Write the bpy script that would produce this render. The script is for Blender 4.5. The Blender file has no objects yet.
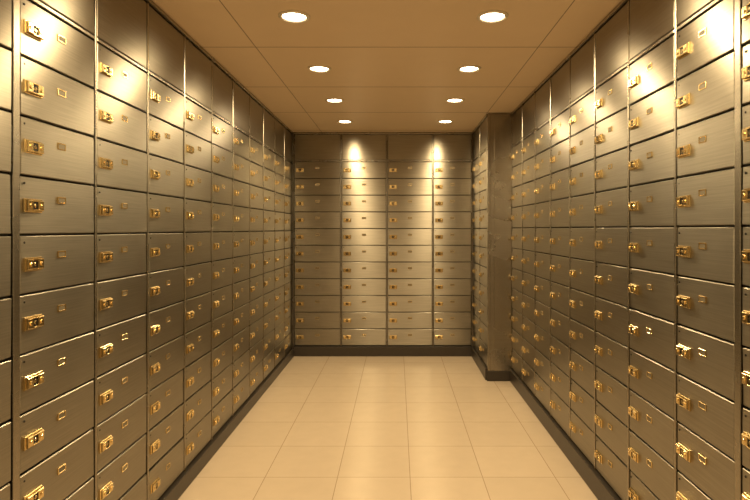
import bpy, math, random
from mathutils import Vector, Matrix
random.seed(7)
S=bpy.context.scene
S.view_settings.view_transform='Standard'
F=560.0
H=2.68; EYE=1.52
XL=-1.25; XR=1.148; XP=0.91; YB=6.70; YP=5.60; Y0=-1.45

# ---------------------------------------------------------------- materials
def newmat(name):
    m=bpy.data.materials.new(name); m.use_nodes=True
    nt=m.node_tree; b=nt.nodes['Principled BSDF']
    return m,nt,b
def brushed(name,c1,c2,rough,aniso=0.6,grain=.03,metal=1.0,axis=2):
    m,nt,b=newmat(name); N=nt.nodes; L=nt.links
    tc=N.new('ShaderNodeTexCoord')
    mp=N.new('ShaderNodeMapping'); sc=[4,4,4]; sc[axis]=260; mp.inputs['Scale'].default_value=sc
    L.new(tc.outputs['Object'],mp.inputs['Vector'])
    n=N.new('ShaderNodeTexNoise'); n.inputs['Scale'].default_value=1.0; n.inputs['Detail'].default_value=3
    L.new(mp.outputs[0],n.inputs['Vector'])
    n2=N.new('ShaderNodeTexNoise'); n2.inputs['Scale'].default_value=3; n2.inputs['Detail'].default_value=4
    L.new(tc.outputs['Object'],n2.inputs['Vector'])
    mx=N.new('ShaderNodeMix'); mx.data_type='RGBA'
    mx.inputs[6].default_value=(*c1,1); mx.inputs[7].default_value=(*c2,1)
    L.new(n2.outputs[0],mx.inputs[0])
    gr=N.new('ShaderNodeMapRange'); gr.inputs[1].default_value=.3; gr.inputs[2].default_value=.7
    gr.inputs[3].default_value=1-grain*2; gr.inputs[4].default_value=1+grain*2
    L.new(n.outputs[0],gr.inputs[0])
    vm=N.new('ShaderNodeVectorMath'); vm.operation='SCALE'
    L.new(mx.outputs[2],vm.inputs[0]); L.new(gr.outputs[0],vm.inputs['Scale']); L.new(vm.outputs[0],b.inputs['Base Color'])
    mr=N.new('ShaderNodeMapRange'); mr.inputs[1].default_value=.25; mr.inputs[2].default_value=.75
    mr.inputs[3].default_value=rough-.02; mr.inputs[4].default_value=rough+.02
    L.new(n2.outputs[0],mr.inputs[0]); L.new(mr.outputs[0],b.inputs['Roughness'])
    g=N.new('ShaderNodeNewGeometry'); cr=N.new('ShaderNodeVectorMath'); cr.operation='CROSS_PRODUCT'
    cr.inputs[1].default_value=(0,0.001,1); L.new(g.outputs['Normal'],cr.inputs[0])
    L.new(cr.outputs[0],b.inputs['Tangent'])
    b.inputs['Anisotropic'].default_value=aniso
    b.inputs['Anisotropic Rotation'].default_value=.25
    b.inputs['Metallic'].default_value=metal
    return m
def plain(name,c,rough,metal=0,var=.12,scale=30):
    m,nt,b=newmat(name); N=nt.nodes; L=nt.links
    tc=N.new('ShaderNodeTexCoord'); n=N.new('ShaderNodeTexNoise'); n.inputs['Scale'].default_value=scale
    L.new(tc.outputs['Object'],n.inputs['Vector'])
    mx=N.new('ShaderNodeMix'); mx.data_type='RGBA'
    mx.inputs[6].default_value=(*[x*(1-var) for x in c],1); mx.inputs[7].default_value=(*[min(1,x*(1+var)) for x in c],1)
    L.new(n.outputs[0],mx.inputs[0]); L.new(mx.outputs[2],b.inputs['Base Color'])
    b.inputs['Roughness'].default_value=rough; b.inputs['Metallic'].default_value=metal
    return m
M_door=brushed('brushed_steel_door',(.275,.25,.20),(.33,.30,.24),.30,.88,.05)
M_frame=brushed('brushed_steel_frame',(.32,.29,.235),(.37,.335,.275),.27,.6)
M_gap=plain('dark_cabinet_carcass',(.008,.006,.005),.6,.3)
M_brass=plain('polished_brass',(.80,.62,.31),.20,1.0,.08)
M_key=plain('black_keyhole',(.008,.006,.005),.4,.2)
M_label=plain('label_card',(.16,.135,.09),.5,.3)
M_base=plain('dark_plinth',(.050,.040,.030),.38,.4)
M_ceil=plain('ceiling_panel_paint',(.78,.62,.44),.42,0,.03,6)
M_seam=plain('ceiling_seam',(.32,.24,.16),.6)
M_wall=plain('wall_paint',(.25,.20,.14),.6)
M_ring=plain('downlight_trim',(.82,.74,.60),.3,.2)

# floor tiles
m,nt,b=newmat('floor_tile'); N=nt.nodes; L=nt.links
TW=.444; TL=.49
tc=N.new('ShaderNodeTexCoord'); mp=N.new('ShaderNodeMapping')
mp.inputs['Location'].default_value=(-.08,-.0,0)
L.new(tc.outputs['Object'],mp.inputs['Vector'])
br=N.new('ShaderNodeTexBrick'); br.offset=0; br.squash=1
br.inputs['Scale'].default_value=1; br.inputs['Brick Width'].default_value=TW; br.inputs['Row Height'].default_value=TL
br.inputs['Mortar Size'].default_value=.0025; br.inputs['Mortar Smooth'].default_value=.2
br.inputs['Color1'].default_value=(.61,.50,.37,1); br.inputs['Color2'].default_value=(.64,.525,.39,1)
br.inputs['Mortar'].default_value=(.38,.28,.19,1)
L.new(mp.outputs[0],br.inputs['Vector'])
n=N.new('ShaderNodeTexNoise'); n.inputs['Scale'].default_value=9; n.inputs['Detail'].default_value=8
L.new(tc.outputs['Object'],n.inputs['Vector'])
mr=N.new('ShaderNodeMapRange'); mr.inputs[3].default_value=.94; mr.inputs[4].default_value=1.06
L.new(n.outputs[0],mr.inputs[0])
vm=N.new('ShaderNodeVectorMath'); vm.operation='SCALE'
L.new(br.outputs['Color'],vm.inputs[0]); L.new(mr.outputs[0],vm.inputs['Scale'])
L.new(vm.outputs[0],b.inputs['Base Color'])
b.inputs['Roughness'].default_value=.19
bp=N.new('ShaderNodeBump'); bp.invert=True; bp.inputs['Strength'].default_value=.3; bp.inputs['Distance'].default_value=.002
L.new(br.outputs['Fac'],bp.inputs['Height']); L.new(bp.outputs[0],b.inputs['Normal'])
M_floor=m
m,nt,b=newmat('downlight_lens')
b.inputs['Base Color'].default_value=(1,.9,.7,1)
b.inputs['Emission Color'].default_value=(1,.82,.56,1); b.inputs['Emission Strength'].default_value=20
M_lens=m

# ---------------------------------------------------------------- mesh helpers
class MB:
    def __init__(s): s.v=[];s.f=[]
    def add(s,vs,fs):
        o=len(s.v); s.v+=[tuple(x) for x in vs]; s.f+=[tuple(i+o for i in f) for f in fs]
    def obj(s,name,mat,parent=None,smooth=False):
        me=bpy.data.meshes.new(name); me.from_pydata(s.v,[],s.f); me.validate(); me.update()
        me.materials.append(mat)
        if smooth:
            for p in me.polygons: p.use_smooth=True
        o=bpy.data.objects.new(name,me); S.collection.objects.link(o)
        if parent: o.parent=parent
        return o
class Fr:
    """wall frame: O origin, U right (facing the wall), W out of the wall"""
    def __init__(s,O,U,W): s.O=Vector(O);s.U=Vector(U);s.W=Vector(W)
    def p(s,u,v,w): return s.O+s.U*u+Vector((0,0,v))+s.W*w
def slab(mb,fr,u0,u1,v0,v1,w0,w1,c=0.0,tilt=0.0):
    t=[random.uniform(-tilt,tilt) for _ in range(3)]
    back=[(u0,v0),(u1,v0),(u1,v1),(u0,v1)]
    sg=[(-1,-1),(1,-1),(1,1),(-1,1)]
    vs=[fr.p(u,v,w0) for u,v in back]
    dw=[t[0]+t[1]*a+t[2]*b for a,b in sg]
    if c>0:
        vs+=[fr.p(u,v,w1-c+d) for (u,v),d in zip(back,dw)]
        vs+=[fr.p(u-a*c,v-b*c,w1+d) for (u,v),(a,b),d in zip(back,sg,dw)]
        fs=[(8,9,10,11)]
        for i in range(4):
            j=(i+1)%4; fs+=[(i,j,4+j,4+i),(4+i,4+j,8+j,8+i)]
    else:
        vs+=[fr.p(u,v,w1+d) for (u,v),d in zip(back,dw)]
        fs=[(4,5,6,7)]
        for i in range(4):
            j=(i+1)%4; fs+=[(i,j,4+j,4+i)]
    fs.append((3,2,1,0))
    mb.add(vs,fs)
def disc(mb,fr,u,v,r,w0,w1,n=14,c=.001):
    vs=[];
    for rr,w in ((r,w0),(r,w1-c),(r-c,w1)):
        for i in range(n):
            a=2*math.pi*i/n; vs.append(fr.p(u+rr*math.cos(a),v+rr*math.sin(a),w))
    fs=[]
    for k in range(2):
        for i in range(n):
            j=(i+1)%n; fs.append((k*n+i,k*n+j,(k+1)*n+j,(k+1)*n+i))
    fs.append(tuple(range(2*n,3*n)))
    mb.add(vs,fs)
def box(name,x0,x1,y0,y1,z0,z1,mat,parent=None):
    mb=MB(); fr=Fr((0,0,0),(1,0,0),(0,-1,0))
    slab(mb,fr,x0,x1,z0,z1,-y1,-y0)
    return mb.obj(name,mat,parent)
def empty(name):
    e=bpy.data.objects.new(name,None); S.collection.objects.link(e); e.empty_display_size=.1; return e

# ---------------------------------------------------------------- cabinet of boxes
def cabinet(fr,cols,zb,row=0.2,rows=11,wide=(),depth=.06):
    """cols = boundary list in u. face plane at w=0 (doors outer face)"""
    par=empty('safe_deposit_box_cabinet')
    doors,frame,gap,brass,key,label,plinth=[MB() for _ in range(7)]
    ztop=zb+rows*row
    u0,u1=cols[0],cols[-1]
    slab(gap,fr,u0,u1,zb-.005,H-.004,-depth,-.014)
    slab(plinth,fr,u0,u1,0.001,zb-.008,-depth,.022,.003)
    # stiles
    for c in cols:
        hw=.016 if c in wide else .0065
        a=max(c-hw,u0); b=min(c+hw,u1)
        slab(frame,fr,a,b,zb-.004,H-.022,-.02,.003,.002)
    for a,b in zip(cols[:-1],cols[1:]):
        la=a+(.016 if a in wide else .0065)+.005; lb=b-(.016 if b in wide else .0065)-.005
        # header panel and rails
        slab(doors,fr,la,lb,ztop+.022,H-.03,-.02,0,.003,.0010)
        slab(frame,fr,la,lb,ztop+.003,ztop+.017,-.02,.002,.002)
        for r in range(rows):
            z0=zb+r*row+.0038; z1=zb+(r+1)*row-.0038
            slab(doors,fr,la,lb,z0,z1,-.012,0.0,.003,.0013)
            zc=(z0+z1)/2; W=lb-la
            uc=la+.062
            # lock : backplate, raised case, keyhole and two studs
            slab(brass,fr,uc-.046,uc+.046,zc-.023,zc+.023,-.001,.0055,.002)
            slab(brass,fr,uc-.042,uc-.014,zc-.018,zc+.018,.005,.015,.003)
            slab(brass,fr,uc+.014,uc+.042,zc-.018,zc+.018,.005,.015,.003)
            slab(brass,fr,uc-.015,uc+.015,zc+.0135,zc+.018,.005,.015,.001)
            slab(brass,fr,uc-.015,uc+.015,zc-.018,zc-.0135,.005,.015,.001)
            slab(key,fr,uc-.014,uc+.014,zc-.0135,zc+.0135,.005,.0095)
            disc(brass,fr,uc,zc,.0065,.009,.0125,10)
            slab(key,fr,uc-.0012,uc+.0012,zc-.0045,zc+.0045,.012,.0132)
            disc(brass,fr,uc-.028,zc,.007,.014,.018,10)
            disc(brass,fr,uc+.028,zc,.007,.014,.018,10)
            # number plate holder (frame + card)
            pu=la+W*.50; pv=zc+.026
            slab(label,fr,pu-.021,pu+.021,pv-.0095,pv+.0095,-.001,.0015)
            for q in (-1,1):
                slab(brass,fr,pu-.024,pu+.024,pv+q*.0105-.002,pv+q*.0105+.002,-.001,.004,.001)
                slab(brass,fr,pu+q*.0225-.002,pu+q*.0225+.002,pv-.011,pv+.011,-.001,.004,.001)
            disc(key,fr,la+.020,z1-.022,.0042,-.001,.002,8)
    # ceiling trim
    slab(frame,fr,u0,u1,H-.026,H-.002,-.03,.012,.003)
    doors.obj('box_doors',M_door,par); frame.obj('frame',M_frame,par); gap.obj('carcass',M_gap,par)
    brass.obj('brass_locks',M_brass,par); key.obj('keyholes',M_key,par); label.obj('number_cards',M_label,par)
    plinth.obj('plinth',M_base,par)
    return par
# left wall: facing it (-X), right hand is +Y
wL=.4863
colsL=[1.837+wL*k for k in range(-6,11)]; colsL[-1]=YB-.002
wideL={colsL[6]}
cabinet(Fr((XL,0,0),(0,1,0),(1,0,0)),colsL,.100,wide=wideL)
# right wall: facing +X, right hand is -Y -> u=-y
ys=[5.598-.47*k for k in range(8)]+[1.885-.47*k for k in range(0,7)]
colsR=[-y for y in ys]; 
cabinet(Fr((XR,0,0),(0,-1,0),(-1,0,0)),colsR,.130,wide={-1.885})
# back wall
colsB=[XL+.014,-.67,-.12,.43,XP-.014]
cabinet(Fr((0,YB,0),(1,0,0),(0,-1,0)),colsB,.125)
# pillar side
cabinet(Fr((XP,0,0),(0,-1,0),(-1,0,0)),[-(YB-.014),-6.15,-(YP+.03)],.125,depth=.05)
# pillar
pil=empty('steel_pillar')
mb=MB(); fp=Fr((0,YP,0),(1,0,0),(0,-1,0))
slab(mb,fp,XP+.001,XR+.03,.10,H-.004,-.028,.0,.004)
slab(mb,fp,XP+.06,XR-.002,.10,H-.03,-.002,.004,.003)
slab(mb,fp,XP-.004,XP+.022,.10,H-.004,-.028,.008,.004)
mb.obj('front_cladding',M_frame,pil)
mb=MB(); slab(mb,fp,XP+.055,XR+.06,.0,H-.004,-(YB-YP),-.029); mb.obj('core',M_gap,pil)
mb=MB(); slab(mb,fp,XP-.010,XR-.002,.001,.098,-.028,.012,.003); mb.obj('base',M_base,pil)

# ---------------------------------------------------------------- room shell
box('floor',XL-.2,XR+.2,Y0-.15,YB+.2,-.1,0,M_floor)
ce=box('ceiling',XL-.2,XR+.2,Y0-.15,YB+.2,H,H+.1,M_ceil)
box('wall_left',XL-.2,XL-.061,Y0,YB+.2,0,H,M_wall)
box('wall_right',XR+.061,XR+.2,Y0,YB+.2,0,H,M_wall)
box('wall_back',XL-.2,XR+.2,YB+.061,YB+.2,0,H,M_wall)
box('wall_front',XL-.2,XR+.2,Y0-.15,Y0,0,H,M_wall)
# ceiling seams
mb=MB(); fc=Fr((0,0,0),(1,0,0),(0,-1,0))
for x in (-.9,.0,.9):
    if x: slab(mb,fc,x-.0025,x+.0025,H-.0015,H+.001,-YB,-Y0)
for k in range(-5,4):
    y=3.57+k; slab(mb,fc,XL,XR,H-.0014,H+.001,-y-.0025,-y+.0025)
mb.obj('trim_1',M_seam)

# ---------------------------------------------------------------- downlights
def lathe(prof,n=40):
    vs=[];fs=[]
    for r,z in prof:
        for i in range(n):
            a=2*math.pi*i/n; vs.append((r*math.cos(a),r*math.sin(a),z))
    for k in range(len(prof)-1):
        for i in range(n):
            j=(i+1)%n; fs.append((k*n+i,k*n+j,(k+1)*n+j,(k+1)*n+i))
    return vs,fs
mr_=MB(); mr_.add(*lathe([(.086,0),(.086,-.004),(.081,-.010),(.070,-.011),(.064,-.006),(.062,-.001)]))
ml=MB(); v,f=lathe([(.063,-.002),(.05,-.0045),(.03,-.006),(.008,-.0065)]); f.append(tuple(range(3*40,4*40))); ml.add(v,f)
ring0=None
for k in range(-4,4):
    y=3.05+.99*k
    for x in (-.56,.52):
        e=empty('recessed_downlight'); e.location=(x,y,H)
        if ring0 is None:
            ring0=mr_.obj('trim_ring',M_ring,e,True); lens0=ml.obj('lens',M_lens,e,True)
        else:
            for src in (ring0,lens0):
                o=bpy.data.objects.new(src.name,src.data); S.collection.objects.link(o); o.parent=e
        L_=bpy.data.lights.new('lamp','SPOT'); L_.energy=32; L_.color=(1,.76,.43)
        L_.spot_size=math.radians(175); L_.spot_blend=.5; L_.shadow_soft_size=.055
        lo=bpy.data.objects.new('lamp',L_); S.collection.objects.link(lo); lo.parent=e; lo.location=(0,0,-.065)

w=bpy.data.worlds.new('world'); S.world=w; w.use_nodes=True
w.node_tree.nodes['Background'].inputs[0].default_value=(.9,.6,.3,1); w.node_tree.nodes['Background'].inputs[1].default_value=.05

cam=bpy.data.cameras.new('camera'); co=bpy.data.objects.new('camera',cam); S.collection.objects.link(co)
co.location=(0,0,EYE); co.rotation_euler=(math.radians(90),0,0)
cam.sensor_width=36; cam.lens=F/750*36; cam.shift_x=-22/750; cam.shift_y=-21/750; cam.clip_start=.02
S.camera=co
